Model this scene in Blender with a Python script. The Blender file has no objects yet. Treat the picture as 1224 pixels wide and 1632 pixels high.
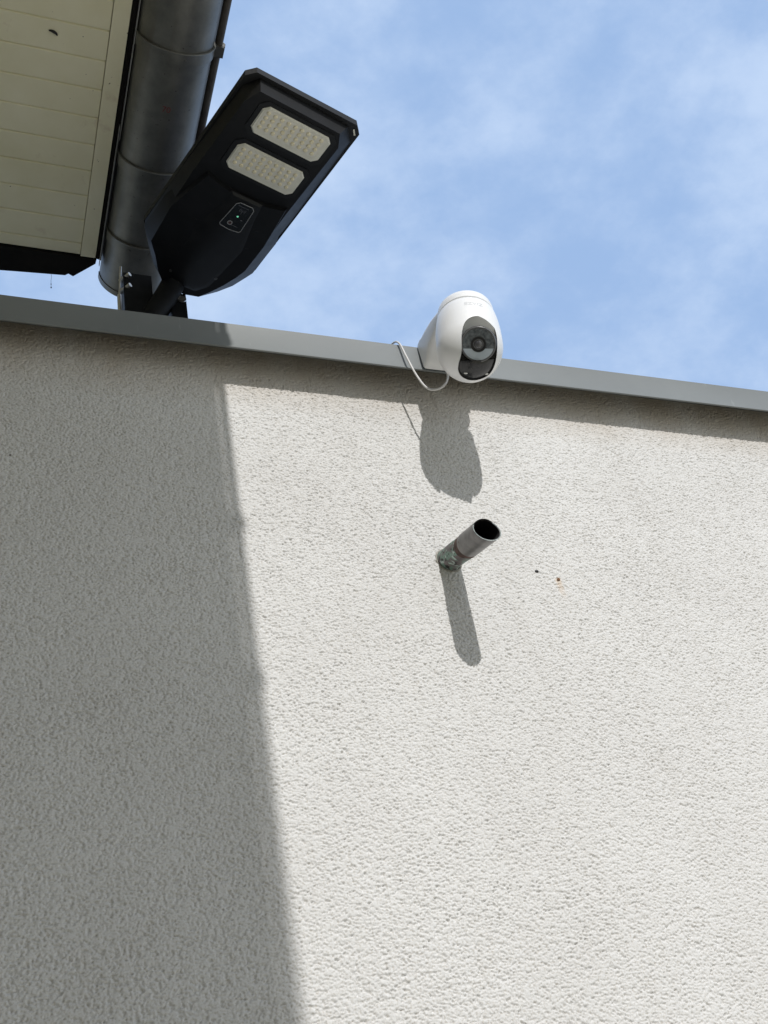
import bpy, bmesh, math, random
import numpy as np
from mathutils import Vector, Matrix, noise as mnoise

random.seed(7)
rng = np.random.default_rng(11)
scene = bpy.context.scene
COL = scene.collection
R = math.radians

# ------------------------------------------------------------------ camera
cam_d = bpy.data.cameras.new('camera'); cam = bpy.data.objects.new('camera', cam_d); COL.objects.link(cam)
f = 1757.0
ax = Vector((4800, 340, f)).normalized()
ay = Vector((-762, 1684, f)); ay = (ay - ax * ay.dot(ax)).normalized()
az = ax.cross(ay)
# columns: camera right, up, back in world axes
right = Vector((ax.x, ay.x, az.x)); down = Vector((ax.y, ay.y, az.y)); fwd = Vector((ax.z, ay.z, az.z))
M = Matrix((right, -down, -fwd)).transposed().to_4x4()
M.translation = Vector((0, -1.15, 1.6))
cam.matrix_world = M
cam_d.sensor_fit = 'VERTICAL'; cam_d.sensor_height = 24.0; cam_d.lens = f / 1632 * 24.0
cam_d.clip_start = 0.02; cam_d.clip_end = 3000
scene.camera = cam

# ------------------------------------------------------------------ world, sun, exposure
SUN_DIR = Vector((-0.006, 1.37, -1.0)).normalized()
world = bpy.data.worlds.new('World'); scene.world = world; world.use_nodes = True
wt = world.node_tree; wn = wt.nodes; wl = wt.links
for n in list(wn): wn.remove(n)
sky = wn.new('ShaderNodeTexSky'); sky.sky_type = 'NISHITA'; sky.sun_disc = False
sky.sun_elevation = math.asin(-SUN_DIR.z); sky.sun_rotation = math.pi
sky.air_density = 1.0; sky.dust_density = 1.6; sky.ozone_density = 2.2; sky.altitude = 200
tc = wn.new('ShaderNodeTexCoord')
mp = wn.new('ShaderNodeMapping'); mp.inputs['Scale'].default_value = (1.0, 1.25, 1.6); mp.inputs['Rotation'].default_value = (0.3, 0.2, 0.5)
wl.new(tc.outputs['Generated'], mp.inputs['Vector'])
n1 = wn.new('ShaderNodeTexNoise'); n1.inputs['Scale'].default_value = 2.6; n1.inputs['Detail'].default_value = 9; n1.inputs['Roughness'].default_value = 0.52
n1.inputs['Distortion'].default_value = 0.25
wl.new(mp.outputs[0], n1.inputs['Vector'])
n2 = wn.new('ShaderNodeTexNoise'); n2.inputs['Scale'].default_value = 9; n2.inputs['Detail'].default_value = 8; n2.inputs['Roughness'].default_value = 0.6
wl.new(mp.outputs[0], n2.inputs['Vector'])
mx = wn.new('ShaderNodeMix'); mx.data_type = 'FLOAT'; mx.inputs[0].default_value = 0.46
wl.new(n1.outputs[0], mx.inputs[2]); wl.new(n2.outputs[0], mx.inputs[3])
cr = wn.new('ShaderNodeMapRange'); cr.inputs['From Min'].default_value = 0.35; cr.inputs['From Max'].default_value = 0.61
cr.inputs['To Min'].default_value = 0.15; cr.inputs['To Max'].default_value = 0.85; cr.interpolation_type = 'SMOOTHSTEP'
wl.new(mx.outputs[0], cr.inputs['Value'])
cm = wn.new('ShaderNodeMix'); cm.data_type = 'RGBA'
veil = wn.new('ShaderNodeMix'); veil.data_type = 'RGBA'; veil.inputs[0].default_value = 0.78
wl.new(sky.outputs[0], veil.inputs[6]); veil.inputs[7].default_value = (2.35, 3.65, 6.0, 1)
wl.new(cr.outputs[0], cm.inputs[0]); wl.new(veil.outputs[2], cm.inputs[6])
sx_ = wn.new('ShaderNodeSeparateXYZ'); wl.new(tc.outputs['Generated'], sx_.inputs[0])
wf = wn.new('ShaderNodeMapRange'); wf.interpolation_type = 'SMOOTHSTEP'; wf.inputs['From Min'].default_value = 0.30; wf.inputs['From Max'].default_value = -0.5
wl.new(sx_.outputs['Y'], wf.inputs['Value'])
cc = wn.new('ShaderNodeMix'); cc.data_type = 'RGBA'; wl.new(wf.outputs[0], cc.inputs[0])
cc.inputs[6].default_value = (3.95, 4.90, 6.45, 1); cc.inputs[7].default_value = (4.75, 4.6, 4.05, 1)   # warm bright sky added out of view on the sun's side, warms the shade
wl.new(cc.outputs[2], cm.inputs[7])
bg = wn.new('ShaderNodeBackground'); bg.inputs['Strength'].default_value = 0.15
wl.new(cm.outputs[2], bg.inputs[0])
wo = wn.new('ShaderNodeOutputWorld'); wl.new(bg.outputs[0], wo.inputs[0])
sd = bpy.data.lights.new('sun', 'SUN'); sd.energy = 3.15; sd.angle = R(0.53); sd.color = (1.0, 0.98, 0.955)
so = bpy.data.objects.new('sun', sd); COL.objects.link(so)
so.rotation_euler = SUN_DIR.to_track_quat('-Z', 'Y').to_euler()
scene.view_settings.view_transform = 'Standard'; scene.view_settings.look = 'None'
scene.view_settings.gamma = 1; scene.view_settings.exposure = 0.0
scene.view_settings.use_curve_mapping = False

# ------------------------------------------------------------------ helpers
def mesh_obj(name, verts, faces, mat, parent=None, smooth=False, loc=None):
    me = bpy.data.meshes.new(name); me.from_pydata([tuple(v) for v in verts], [], faces); me.update()
    bm = bmesh.new(); bm.from_mesh(me); bmesh.ops.recalc_face_normals(bm, faces=bm.faces); bm.to_mesh(me); bm.free()
    return link(name, me, mat, parent, smooth, loc)

def link(name, me, mat, parent=None, smooth=False, loc=None):
    o = bpy.data.objects.new(name, me); COL.objects.link(o)
    if mat: me.materials.append(mat)
    if smooth:
        for p in me.polygons: p.use_smooth = True
    if loc: o.location = loc
    if parent: o.parent = parent
    return o

def auto_smooth(o, ang=35):
    me = o.data
    for p in me.polygons: p.use_smooth = True
    bm = bmesh.new(); bm.from_mesh(me)
    for e in bm.edges:
        if len(e.link_faces) == 2:
            e.smooth = e.calc_face_angle(0) < R(ang)
    bm.to_mesh(me); bm.free()
    return o

def bm_obj(name, bm, mat, parent=None, bevel=0, seg=2, ang=35, smooth=True):
    if bevel:
        es = [e for e in bm.edges if len(e.link_faces) == 2 and e.calc_face_angle(0) > R(25)]
        bmesh.ops.bevel(bm, geom=es, offset=bevel, segments=seg, profile=0.5, affect='EDGES', clamp_overlap=True)
    bmesh.ops.recalc_face_normals(bm, faces=bm.faces)
    me = bpy.data.meshes.new(name); bm.to_mesh(me); bm.free()
    o = link(name, me, mat, parent)
    if smooth: auto_smooth(o, ang)
    return o

def box_bm(bm, lo, hi, mat=None):
    lo = Vector(lo); hi = Vector(hi)
    vs = [bm.verts.new((x, y, z)) for x in (lo.x, hi.x) for y in (lo.y, hi.y) for z in (lo.z, hi.z)]
    if mat:
        for v in vs: v.co = mat @ v.co
    for a in ((0,1,3,2),(4,6,7,5),(0,4,5,1),(2,3,7,6),(0,2,6,4),(1,5,7,3)): bm.faces.new([vs[i] for i in a])

def prism_bm(bm, pts, z0, z1, mat=None, top=None):
    """pts 2D outline; z0..z1; top: optional outline at z1"""
    top = top or pts
    a = [bm.verts.new((p[0], p[1], z0)) for p in pts]; b = [bm.verts.new((p[0], p[1], z1)) for p in top]
    if mat:
        for v in a + b: v.co = mat @ v.co
    n = len(pts)
    bm.faces.new(a[::-1]); bm.faces.new(b)
    for i in range(n): bm.faces.new([a[i], a[(i+1) % n], b[(i+1) % n], b[i]])

def tube_bm(bm, pts, r, seg=16, caps=True):
    pts = [Vector(p) for p in pts]; rs = r if isinstance(r, (list, tuple)) else [r]*len(pts)
    rings = []; up = None
    for i, p in enumerate(pts):
        t = (pts[min(i+1, len(pts)-1)] - pts[max(i-1, 0)]).normalized()
        if up is None: up = t.orthogonal().normalized()
        up = (up - t*up.dot(t)).normalized(); s = t.cross(up)
        rings.append([bm.verts.new(p + (up*math.cos(2*math.pi*k/seg) + s*math.sin(2*math.pi*k/seg))*rs[i]) for k in range(seg)])
    for a, b in zip(rings, rings[1:]):
        for k in range(seg): bm.faces.new([a[k], a[(k+1) % seg], b[(k+1) % seg], b[k]])
    if caps: bm.faces.new(rings[0][::-1]); bm.faces.new(rings[-1])

def lathe_bm(bm, prof, seg=96, mat=None):
    """prof list of (r,z); r=0 at the ends closes it"""
    rings = []
    for r, z in prof:
        if r < 1e-7: rings.append([bm.verts.new((0, 0, z))])
        else: rings.append([bm.verts.new((r*math.cos(2*math.pi*k/seg), r*math.sin(2*math.pi*k/seg), z)) for k in range(seg)])
    for a, b in zip(rings, rings[1:]):
        for k in range(seg):
            k2 = (k+1) % seg
            if len(a) == 1 and len(b) == 1: continue
            if len(a) == 1: bm.faces.new([a[0], b[k], b[k2]])
            elif len(b) == 1: bm.faces.new([a[k], b[0], a[k2]])
            else: bm.faces.new([a[k], b[k], b[k2], a[k2]])
    if mat:
        for ring in rings:
            for v in ring: v.co = mat @ v.co

def spline(pts, n=12):
    pts = [Vector(p) for p in pts]; out = []
    P = [pts[0]*2 - pts[1]] + pts + [pts[-1]*2 - pts[-2]]
    for i in range(1, len(P)-2):
        for k in range(n):
            t = k/n; a, b, c, d = P[i-1], P[i], P[i+1], P[i+2]
            out.append(0.5*((2*b) + (c-a)*t + (2*a-5*b+4*c-d)*t*t + (3*b-3*c+d-a)*t**3))
    out.append(pts[-1]); return out

def thing(name, label, cat, loc=(0,0,0), group=None):
    o = bpy.data.objects.new(name, None); COL.objects.link(o); o.location = loc; o.empty_display_size = 0.05
    return tag(o, label, cat, group)

def tag(o, label, cat, group=None):
    o['label'] = label; o['category'] = cat
    if group: o['group'] = group
    return o

def adopt(root):
    """parts are modelled in world coordinates: keep them there under a root that stands at its base"""
    inv = Matrix.Translation(-root.location)
    for c in root.children: c.matrix_parent_inverse = inv

def evaluated(o):
    dg = bpy.context.evaluated_depsgraph_get(); dg.update()
    return bpy.data.meshes.new_from_object(o.evaluated_get(dg))

def boolean(o, cutter, op='DIFFERENCE'):
    m = o.modifiers.new('b', 'BOOLEAN'); m.object = cutter; m.operation = op; m.solver = 'EXACT'
    me = evaluated(o); o.modifiers.clear(); old = o.data; o.data = me; bpy.data.meshes.remove(old)
    c = cutter.data; bpy.data.objects.remove(cutter); bpy.data.meshes.remove(c)
    return o

# ------------------------------------------------------------------ materials
def new_mat(name, col, rough=0.5, metal=0.0, spec=0.5):
    m = bpy.data.materials.new(name); m.use_nodes = True
    b = m.node_tree.nodes['Principled BSDF']
    b.inputs['Base Color'].default_value = (*col, 1); b.inputs['Roughness'].default_value = rough
    b.inputs['Metallic'].default_value = metal; b.inputs['Specular IOR Level'].default_value = spec
    return m
def nd(m, t, **kw):
    n = m.node_tree.nodes.new(t)
    for k, v in kw.items():
        if k in n.inputs: n.inputs[k].default_value = v
        else: setattr(n, k, v)
    return n
def lk(m, a, b): m.node_tree.links.new(a, b)
def coord(m, scale=(1,1,1)):
    t = nd(m, 'ShaderNodeTexCoord'); mp = nd(m, 'ShaderNodeMapping'); mp.inputs['Scale'].default_value = scale
    lk(m, t.outputs['Object'], mp.inputs['Vector']); return mp.outputs[0]
def noise(m, vec, scale, detail=4, rough=0.55):
    n = nd(m, 'ShaderNodeTexNoise', Scale=scale, Detail=detail, Roughness=rough); lk(m, vec, n.inputs['Vector']); return n.outputs[0]
def ramp(m, val, stops):
    r = nd(m, 'ShaderNodeValToRGB'); e = r.color_ramp.elements
    while len(e) < len(stops): e.new(0.5)
    for s, (p, c) in zip(e, stops): s.position = p; s.color = (*c, 1) if len(c) == 3 else c
    lk(m, val, r.inputs[0]); return r.outputs[0]
def mix(m, fac, a, b, mode='MIX'):
    n = nd(m, 'ShaderNodeMix'); n.data_type = 'RGBA'; n.blend_type = mode
    for s, v in ((0, fac), (6, a), (7, b)):
        if isinstance(v, (int, float)): n.inputs[s].default_value = v
        elif isinstance(v, tuple): n.inputs[s].default_value = (*v, 1)
        else: lk(m, v, n.inputs[s])
    return n.outputs[2]
def bsdf(m): return m.node_tree.nodes['Principled BSDF']
def bump(m, h, strength=0.3, dist=0.001):
    b = nd(m, 'ShaderNodeBump', Strength=strength, Distance=dist); lk(m, h, b.inputs['Height']); lk(m, b.outputs[0], bsdf(m).inputs['Normal'])
def simple(name, c1, c2, scale, rough=0.5, metal=0.0, bstr=0.0, bscale=None, bdist=0.0005, rvar=0.0, spec=0.5):
    m = new_mat(name, c1, rough, metal, spec); v = coord(m)
    c = ramp(m, noise(m, v, scale, 6), [(0.35, c1), (0.65, c2)]); lk(m, c, bsdf(m).inputs['Base Color'])
    if bstr: bump(m, noise(m, v, bscale or scale*4, 5), bstr, bdist)
    if rvar:
        rr = nd(m, 'ShaderNodeMapRange'); rr.inputs['To Min'].default_value = rough - rvar; rr.inputs['To Max'].default_value = rough + rvar
        lk(m, noise(m, v, scale*2.3, 5), rr.inputs['Value']); lk(m, rr.outputs[0], bsdf(m).inputs['Roughness'])
    return m

def stucco_material():
    m = new_mat('stucco', (0.6, 0.58, 0.55), 0.9, 0, 0.25); v = coord(m)
    c = ramp(m, noise(m, v, 5, 6), [(0.3, (0.63, 0.622, 0.61)), (0.7, (0.675, 0.67, 0.66))])
    g = ramp(m, noise(m, v, 420, 3), [(0.30, (0.78, 0.75, 0.70)), (0.5, (1, 1, 1))])
    c = mix(m, 1.0, c, g, 'MULTIPLY')
    # weathering below the coping: brownish dirt, with warm bounced light painted in too
    sep = nd(m, 'ShaderNodeSeparateXYZ'); lk(m, v, sep.inputs[0])
    mr = nd(m, 'ShaderNodeMapRange'); mr.inputs['From Min'].default_value = 2.86; mr.inputs['From Max'].default_value = 2.99
    lk(m, sep.outputs['Z'], mr.inputs['Value'])
    vs = coord(m, (14, 14, 3)); st = noise(m, vs, 1.0, 5, 0.6)
    mul = nd(m, 'ShaderNodeMath', operation='MULTIPLY'); lk(m, mr.outputs[0], mul.inputs[0]); lk(m, st, mul.inputs[1])
    c = mix(m, mul.outputs[0], c, (0.36, 0.27, 0.17))
    # faint runoff streaks
    sk = ramp(m, noise(m, coord(m, (26, 26, 0.9)), 1.0, 5, 0.6), [(0.52, (0, 0, 0)), (0.78, (0.10, 0.10, 0.10))])
    c = mix(m, sk, c, (0.42, 0.39, 0.34))
    # sparse dark specks of grit
    vo = nd(m, 'ShaderNodeTexVoronoi', Scale=30.0); lk(m, v, vo.inputs['Vector'])
    sp = ramp(m, vo.outputs['Distance'], [(0.045, (1, 1, 1)), (0.065, (0, 0, 0))])
    sel = ramp(m, nd_color_value(m, vo), [(0.985, (0, 0, 0)), (0.99, (1, 1, 1))])
    both = mix(m, 1.0, sp, sel, 'MULTIPLY')
    c = mix(m, both, c, (0.10, 0.09, 0.08))
    # rust washed down the wall under the nail head
    dx = nd(m, 'ShaderNodeMath', operation='SUBTRACT'); lk(m, sep.outputs['X'], dx.inputs[0]); dx.inputs[1].default_value = 0.8345
    ab = nd(m, 'ShaderNodeMath', operation='ABSOLUTE'); lk(m, dx.outputs[0], ab.inputs[0])
    wx = nd(m, 'ShaderNodeMapRange'); wx.inputs['From Min'].default_value = 0.007; wx.inputs['From Max'].default_value = 0.002; lk(m, ab.outputs[0], wx.inputs['Value'])
    wz = nd(m, 'ShaderNodeMapRange'); wz.inputs['From Min'].default_value = 2.512; wz.inputs['From Max'].default_value = 2.550; lk(m, sep.outputs['Z'], wz.inputs['Value'])
    wt_ = nd(m, 'ShaderNodeMath', operation='LESS_THAN'); lk(m, sep.outputs['Z'], wt_.inputs[0]); wt_.inputs[1].default_value = 2.5535
    p1 = nd(m, 'ShaderNodeMath', operation='MULTIPLY'); lk(m, wx.outputs[0], p1.inputs[0]); lk(m, wz.outputs[0], p1.inputs[1])
    p2 = nd(m, 'ShaderNodeMath', operation='MULTIPLY'); lk(m, p1.outputs[0], p2.inputs[0]); lk(m, wt_.outputs[0], p2.inputs[1])
    p3 = nd(m, 'ShaderNodeMath', operation='MULTIPLY'); lk(m, p2.outputs[0], p3.inputs[0]); lk(m, noise(m, v, 260, 3), p3.inputs[1])
    c = mix(m, p3.outputs[0], c, (0.60, 0.43, 0.27))
    lk(m, c, bsdf(m).inputs['Base Color'])
    bump(m, noise(m, v, 900, 4, 0.7), 0.45, 0.0006)
    return m
def nd_color_value(m, vo):
    s = nd(m, 'ShaderNodeSeparateColor'); lk(m, vo.outputs['Color'], s.inputs[0]); return s.outputs[0]

def soffit_material(name):
    m = new_mat(name, (0.7, 0.68, 0.6), 0.45, 0, 0.4); v = coord(m)
    c = ramp(m, noise(m, v, 9, 5), [(0.3, (0.80, 0.755, 0.54)), (0.7, (0.88, 0.84, 0.65))])
    st = ramp(m, noise(m, v, 13, 5, 0.6), [(0.62, (0, 0, 0)), (0.75, (0.55, 0.55, 0.55))])
    c = mix(m, st, c, (0.46, 0.33, 0.22))
    sp = ramp(m, noise(m, v, 130, 2), [(0.745, (0, 0, 0)), (0.77, (1, 1, 1))])
    c = mix(m, sp, c, (0.12, 0.09, 0.06))
    lk(m, c, bsdf(m).inputs['Base Color']); return m

def coping_material():
    m = new_mat('coping_metal', (0.3, 0.32, 0.33), 0.5, 0.0, 0.5); v = coord(m)
    c = ramp(m, noise(m, v, 3.5, 6), [(0.3, (0.160, 0.172, 0.172)), (0.7, (0.20, 0.214, 0.214))])
    vs = coord(m, (60, 60, 9)); s = ramp(m, noise(m, vs, 1.0, 4, 0.6), [(0.66, (0, 0, 0)), (0.78, (0.5, 0.5, 0.5))])
    c = mix(m, s, c, (0.36, 0.39, 0.39))
    lk(m, c, bsdf(m).inputs['Base Color']); bump(m, noise(m, v, 5, 3), 0.35, 0.004); return m

def zinc_material():
    m = new_mat('zinc', (0.2, 0.2, 0.2), 0.42, 0.5, 0.5); v = coord(m)
    c = ramp(m, noise(m, v, 22, 7, 0.6), [(0.3, (0.12, 0.122, 0.113)), (0.7, (0.20, 0.198, 0.182))])
    st = ramp(m, noise(m, coord(m, (30, 4, 30)), 1.0, 5), [(0.55, (0, 0, 0)), (0.75, (0.6, 0.6, 0.6))])
    c = mix(m, st, c, (0.13, 0.115, 0.09))
    sp = ramp(m, noise(m, v, 160, 2), [(0.72, (0, 0, 0)), (0.76, (1, 1, 1))]); c = mix(m, sp, c, (0.05, 0.045, 0.04))
    lk(m, c, bsdf(m).inputs['Base Color']); bump(m, noise(m, v, 60, 4), 0.2, 0.0008); return m

def copper_material():
    m = new_mat('copper_patina', (0.2, 0.14, 0.12), 0.55, 0.35, 0.5); v = coord(m)
    c = ramp(m, noise(m, v, 45, 5), [(0.3, (0.10, 0.085, 0.085)), (0.7, (0.19, 0.165, 0.165))])
    g = ramp(m, noise(m, coord(m, (1, 1.2, 2)), 70, 6, 0.65), [(0.47, (0, 0, 0)), (0.56, (1, 1, 1))])
    c = mix(m, g, c, (0.17, 0.27, 0.22))
    b = ramp(m, noise(m, v, 130, 4, 0.6), [(0.56, (0, 0, 0)), (0.60, (1, 1, 1))]); c = mix(m, b, c, (0.02, 0.018, 0.016))
    w = ramp(m, noise(m, v, 95, 5, 0.6), [(0.58, (0, 0, 0)), (0.63, (1, 1, 1))]); c = mix(m, w, c, (0.42, 0.5, 0.46))
    lk(m, c, bsdf(m).inputs['Base Color']); bump(m, noise(m, v, 170, 4), 0.5, 0.0008); return m

M_stucco = stucco_material(); M_coping = coping_material(); M_zinc = zinc_material(); M_copper = copper_material()
M_soffit = soffit_material('soffit_paint'); M_trim = soffit_material('soffit_trim_paint')
M_ground = simple('paving', (0.41, 0.385, 0.30), (0.50, 0.475, 0.385), 2.0, 0.9, 0, 0.4, 60, 0.003)
M_roof = simple('roofing_felt', (0.07, 0.07, 0.07), (0.12, 0.115, 0.11), 6, 0.95, 0, 0.5, 120, 0.002)
M_tile = simple('roof_tile', (0.035, 0.032, 0.03), (0.06, 0.055, 0.05), 12, 0.85, 0, 0.5, 80, 0.002)
M_darkwood = simple('dark_timber', (0.006, 0.006, 0.006), (0.012, 0.011, 0.010), 20, 0.9, 0, 0.3, 80, 0.001, spec=0.2)
M_houseplaster = simple('house_plaster', (0.25, 0.23, 0.19), (0.32, 0.30, 0.25), 4, 0.92, 0, 0.5, 300, 0.002)
M_drip = simple('drip_strip', (0.30, 0.30, 0.29), (0.42, 0.42, 0.41), 20, 0.4, 0.3)
M_black = simple('black_housing', (0.004, 0.0042, 0.005), (0.007, 0.0073, 0.009), 30, 0.5, 0, 0.15, 900, 0.0002, 0.07, spec=0.3)
M_blackrim = simple('black_rim', (0.006, 0.0065, 0.008), (0.010, 0.011, 0.013), 24, 0.5, 0, 0.1, 700, 0.0002, 0.08, spec=0.35)
M_solar = simple('solar_cells', (0.012, 0.015, 0.035), (0.018, 0.022, 0.05), 30, 0.2)
M_bracket = simple('bracket_steel', (0.004, 0.0045, 0.006), (0.009, 0.010, 0.012), 40, 0.6, 0, 0.2, 300, 0.0004, spec=0.25)
M_chrome = simple('bright_steel', (0.6, 0.58, 0.55), (0.75, 0.73, 0.7), 60, 0.3, 0.9, 0.2, 400, 0.0003)
M_screw = simple('screw_steel', (0.10, 0.10, 0.10), (0.16, 0.16, 0.16), 60, 0.35, 0.8)
M_lensplate = simple('led_cover', (0.72, 0.705, 0.62), (0.80, 0.785, 0.70), 60, 0.35, 0, 0.15, 500, 0.0003)
M_ledboard = simple('led_board', (0.74, 0.72, 0.65), (0.82, 0.80, 0.74), 70, 0.4)
M_led = simple('led_chip', (0.80, 0.69, 0.44), (0.88, 0.82, 0.62), 90, 0.25)
M_outline = simple('printed_outline', (0.30, 0.30, 0.315), (0.36, 0.36, 0.375), 200, 0.5)
M_print = simple('faint_print', (0.10, 0.10, 0.12), (0.14, 0.14, 0.16), 200, 0.5)
M_panel = simple('sensor_face', (0.008, 0.010, 0.011), (0.013, 0.015, 0.016), 100, 0.25)
M_button = simple('red_button', (0.05, 0.018, 0.02), (0.08, 0.03, 0.03), 200, 0.35)
M_green = new_mat('green_indicator', (0.3, 0.8, 0.6), 0.4)
bsdf(M_green).inputs['Emission Color'].default_value = (0.25, 1.0, 0.6, 1); bsdf(M_green).inputs['Emission Strength'].default_value = 0.5
M_white = simple('white_plastic', (0.82, 0.825, 0.83), (0.86, 0.865, 0.87), 14, 0.3, 0, 0.06, 1200, 0.0001, 0.05)
M_cable = simple('cable_sheath', (0.62, 0.61, 0.60), (0.70, 0.69, 0.68), 50, 0.4)
M_insert = simple('gloss_black', (0.010, 0.010, 0.011), (0.016, 0.016, 0.017), 100, 0.22)
M_glass = simple('lens_cover', (0.06, 0.07, 0.08), (0.17, 0.19, 0.205), 220, 0.07, 0, 0, None, 0, 0, 0.9)
M_glassring = simple('lens_bezel', (0.12, 0.12, 0.125), (0.15, 0.15, 0.155), 60, 0.35)
M_reflect = simple('painted_reflection', (0.46, 0.52, 0.58), (0.52, 0.58, 0.64), 60, 0.12)  # pale tone holds the bright reflection low on the lens cover
M_lensring = simple('lens_barrel', (0.012, 0.012, 0.014), (0.02, 0.02, 0.022), 60, 0.3)
M_lens = simple('lens_glass', (0.06, 0.06, 0.07), (0.09, 0.09, 0.10), 60, 0.04, 0, 0, None, 0, 0, 1.0)
M_logo = simple('grey_logo', (0.64, 0.65, 0.66), (0.68, 0.69, 0.70), 60, 0.4)
M_lightled = simple('clear_led', (0.7, 0.7, 0.68), (0.8, 0.8, 0.78), 60, 0.15)
M_sleeve = simple('pipe_sleeve', (0.11, 0.106, 0.104), (0.19, 0.183, 0.178), 60, 0.38, 0.5, 0.25, 200, 0.0004)
M_rust = simple('rust_band', (0.03, 0.016, 0.012), (0.11, 0.055, 0.042), 160, 0.7, 0.1, 0.5, 400, 0.0006)
M_rim = simple('cut_edge', (0.35, 0.40, 0.38), (0.5, 0.54, 0.52), 120, 0.45, 0.4)
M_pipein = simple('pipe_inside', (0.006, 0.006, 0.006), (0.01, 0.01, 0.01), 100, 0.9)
M_red = simple('red_print', (0.16, 0.035, 0.035), (0.22, 0.05, 0.05), 300, 0.6)
M_bug = simple('bug', (0.006, 0.006, 0.006), (0.012, 0.01, 0.01), 300, 0.5)
M_web = simple('cobweb_thread', (0.10, 0.10, 0.11), (0.16, 0.16, 0.17), 300, 0.8)
M_orange = simple('rusty_nail_head', (0.20, 0.10, 0.05), (0.32, 0.17, 0.08), 300, 0.8)
M_stain = simple('rust_stain', (0.60, 0.50, 0.38), (0.64, 0.56, 0.46), 300, 0.9)

# ------------------------------------------------------------------ ground
g = mesh_obj('ground', [(-200,-200,0),(200,-200,0),(200,200,0),(-200,200,0)], [(0,1,2,3)], M_ground); g['kind'] = 'structure'

# ------------------------------------------------------------------ garage: rendered wall, roof slab, coping
garage = thing('garage', 'flat roofed garage with a pale rough rendered wall and grey metal coping', 'garage', (0, 0, 0))
def stucco_wall():
    X0, X1, Z0, Z1 = -0.45, 1.95, 1.66, 3.008
    step = 0.00092
    nx = int((X1-X0)/step)+1; nz = int((Z1-Z0)/step)+1
    # band limited grain, built from filtered white noise
    kx = np.fft.fftfreq(nx, step)[None, :]; kz = np.fft.fftfreq(nz, step)[:, None]
    def band(sx, sz):
        w = rng.standard_normal((nz, nx)); F = np.fft.fft2(w)
        Hf = np.exp(-2*(math.pi**2)*((kx*sx)**2 + (kz*sz)**2))
        o = np.real(np.fft.ifft2(F*Hf)); return (o-o.mean())/o.std()
    a = band(0.0010, 0.00065); b = band(0.0006, 0.0005); c = band(0.0026, 0.0016); d = band(0.05, 0.05)
    h = 0.8*a + 0.45*b + 0.18*c
    h = h/h.std()
    h = np.where(h > 0, 0.45*np.tanh(h*1.1), h)          # flattened trowelled tops, open pits
    h = np.clip(h, -2.6, 1)*(1+0.04*d)
    h = h*0.00094*(1+0.03*np.clip(band(0.06, 0.05), -2, 2)) + d*0.0002
    xs = X0+np.arange(nx)*step; zs = Z0+np.arange(nz)*step
    edge = np.minimum(1, np.minimum.outer(np.minimum(zs-zs[0], zs[-1]-zs)/0.01, np.minimum(xs-xs[0], xs[-1]-xs)/0.01))
    h = h*edge
    co = np.empty((nz, nx, 3), np.float32)
    co[..., 0] = xs[None, :]; co[..., 1] = -h; co[..., 2] = zs[:, None]
    co = co.reshape(-1, 3)
    idx = np.arange(nz*nx).reshape(nz, nx)
    q = np.stack([idx[:-1, :-1], idx[:-1, 1:], idx[1:, 1:], idx[1:, :-1]], -1).reshape(-1, 4)
    xa, xb, za, zb = xs[0], xs[-1], zs[0], zs[-1]
    # the rest of the wall round the patch, its ends, back and top
    L, Rr, T = -0.45, 7.0, 0.22
    ext = np.array([(xb,0,za),(Rr,0,za),(Rr,0,zb),(xb,0,zb),(L,0,0),(xb,0,0),(Rr,0,0),(xa,0,za),(L,T,0),(Rr,T,0),(Rr,T,zb),(L,T,zb),(xa,0,zb)], np.float32)
    n0 = len(co); co = np.concatenate([co, ext])
    qe = np.array([(0,1,2,3),(5,6,1,0),(4,5,0,7),(8,11,10,9),(6,9,10,2),(4,7,11,8),(12,2,10,11)])+n0
    q = np.concatenate([q, qe])
    me = bpy.data.meshes.new('wall')
    me.vertices.add(len(co)); me.vertices.foreach_set('co', co.ravel())
    me.loops.add(q.size); me.loops.foreach_set('vertex_index', q.ravel().astype(np.int32))
    me.polygons.add(len(q)); me.polygons.foreach_set('loop_start', (np.arange(len(q))*4).astype(np.int32))
    me.update(calc_edges=True); me.validate()
    sm = np.zeros(len(me.polygons), bool); sm[:(nz-1)*(nx-1)] = True
    me.polygons.foreach_set('use_smooth', sm)
    return link('wall', me, M_stucco, garage)
stucco_wall()
bm = bmesh.new(); box_bm(bm, (-0.45, 0.223, 2.72), (7.0, 6.0, 2.9)); bm_obj('roof', bm, M_roof, garage)
bm = bmesh.new()
# folded sheet coping: back leg, sloping top, front face, drip hem
prof = [(0.24, 2.93), (0.24, 3.022), (-0.0445, 3.0165), (-0.047, 3.0135), (-0.047, 2.9585), (-0.0485, 2.9545), (-0.0475, 2.9535), (-0.042, 2.9575)]
segs = [-0.46] + [i*0.05 for i in range(-9, 141)]
t = 0.0011
def off(i):
    p = Vector(prof[i]); a = Vector(prof[max(i-1, 0)]); b = Vector(prof[min(i+1, len(prof)-1)])
    d = (b-a).normalized(); return p + Vector((-d.y, d.x))*t
inner = [off(i) for i in range(len(prof))]
rows = []
for x in segs:
    wv = 0.0007*math.sin(x*3.1) + 0.0004*math.sin(x*7.7+1)
    rows.append(([bm.verts.new((x, y+wv, z+wv*0.6)) for y, z in prof], [bm.verts.new((x, y+wv, z+wv*0.6)) for y, z in inner]))
for (a, ai), (b, bi) in zip(rows, rows[1:]):
    for k in range(len(prof)-1):
        bm.faces.new([a[k], b[k], b[k+1], a[k+1]]); bm.faces.new([ai[k+1], bi[k+1], bi[k], ai[k]])
    bm.faces.new([a[0], ai[0], bi[0], b[0]]); bm.faces.new([a[-1], b[-1], bi[-1], ai[-1]])
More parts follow.
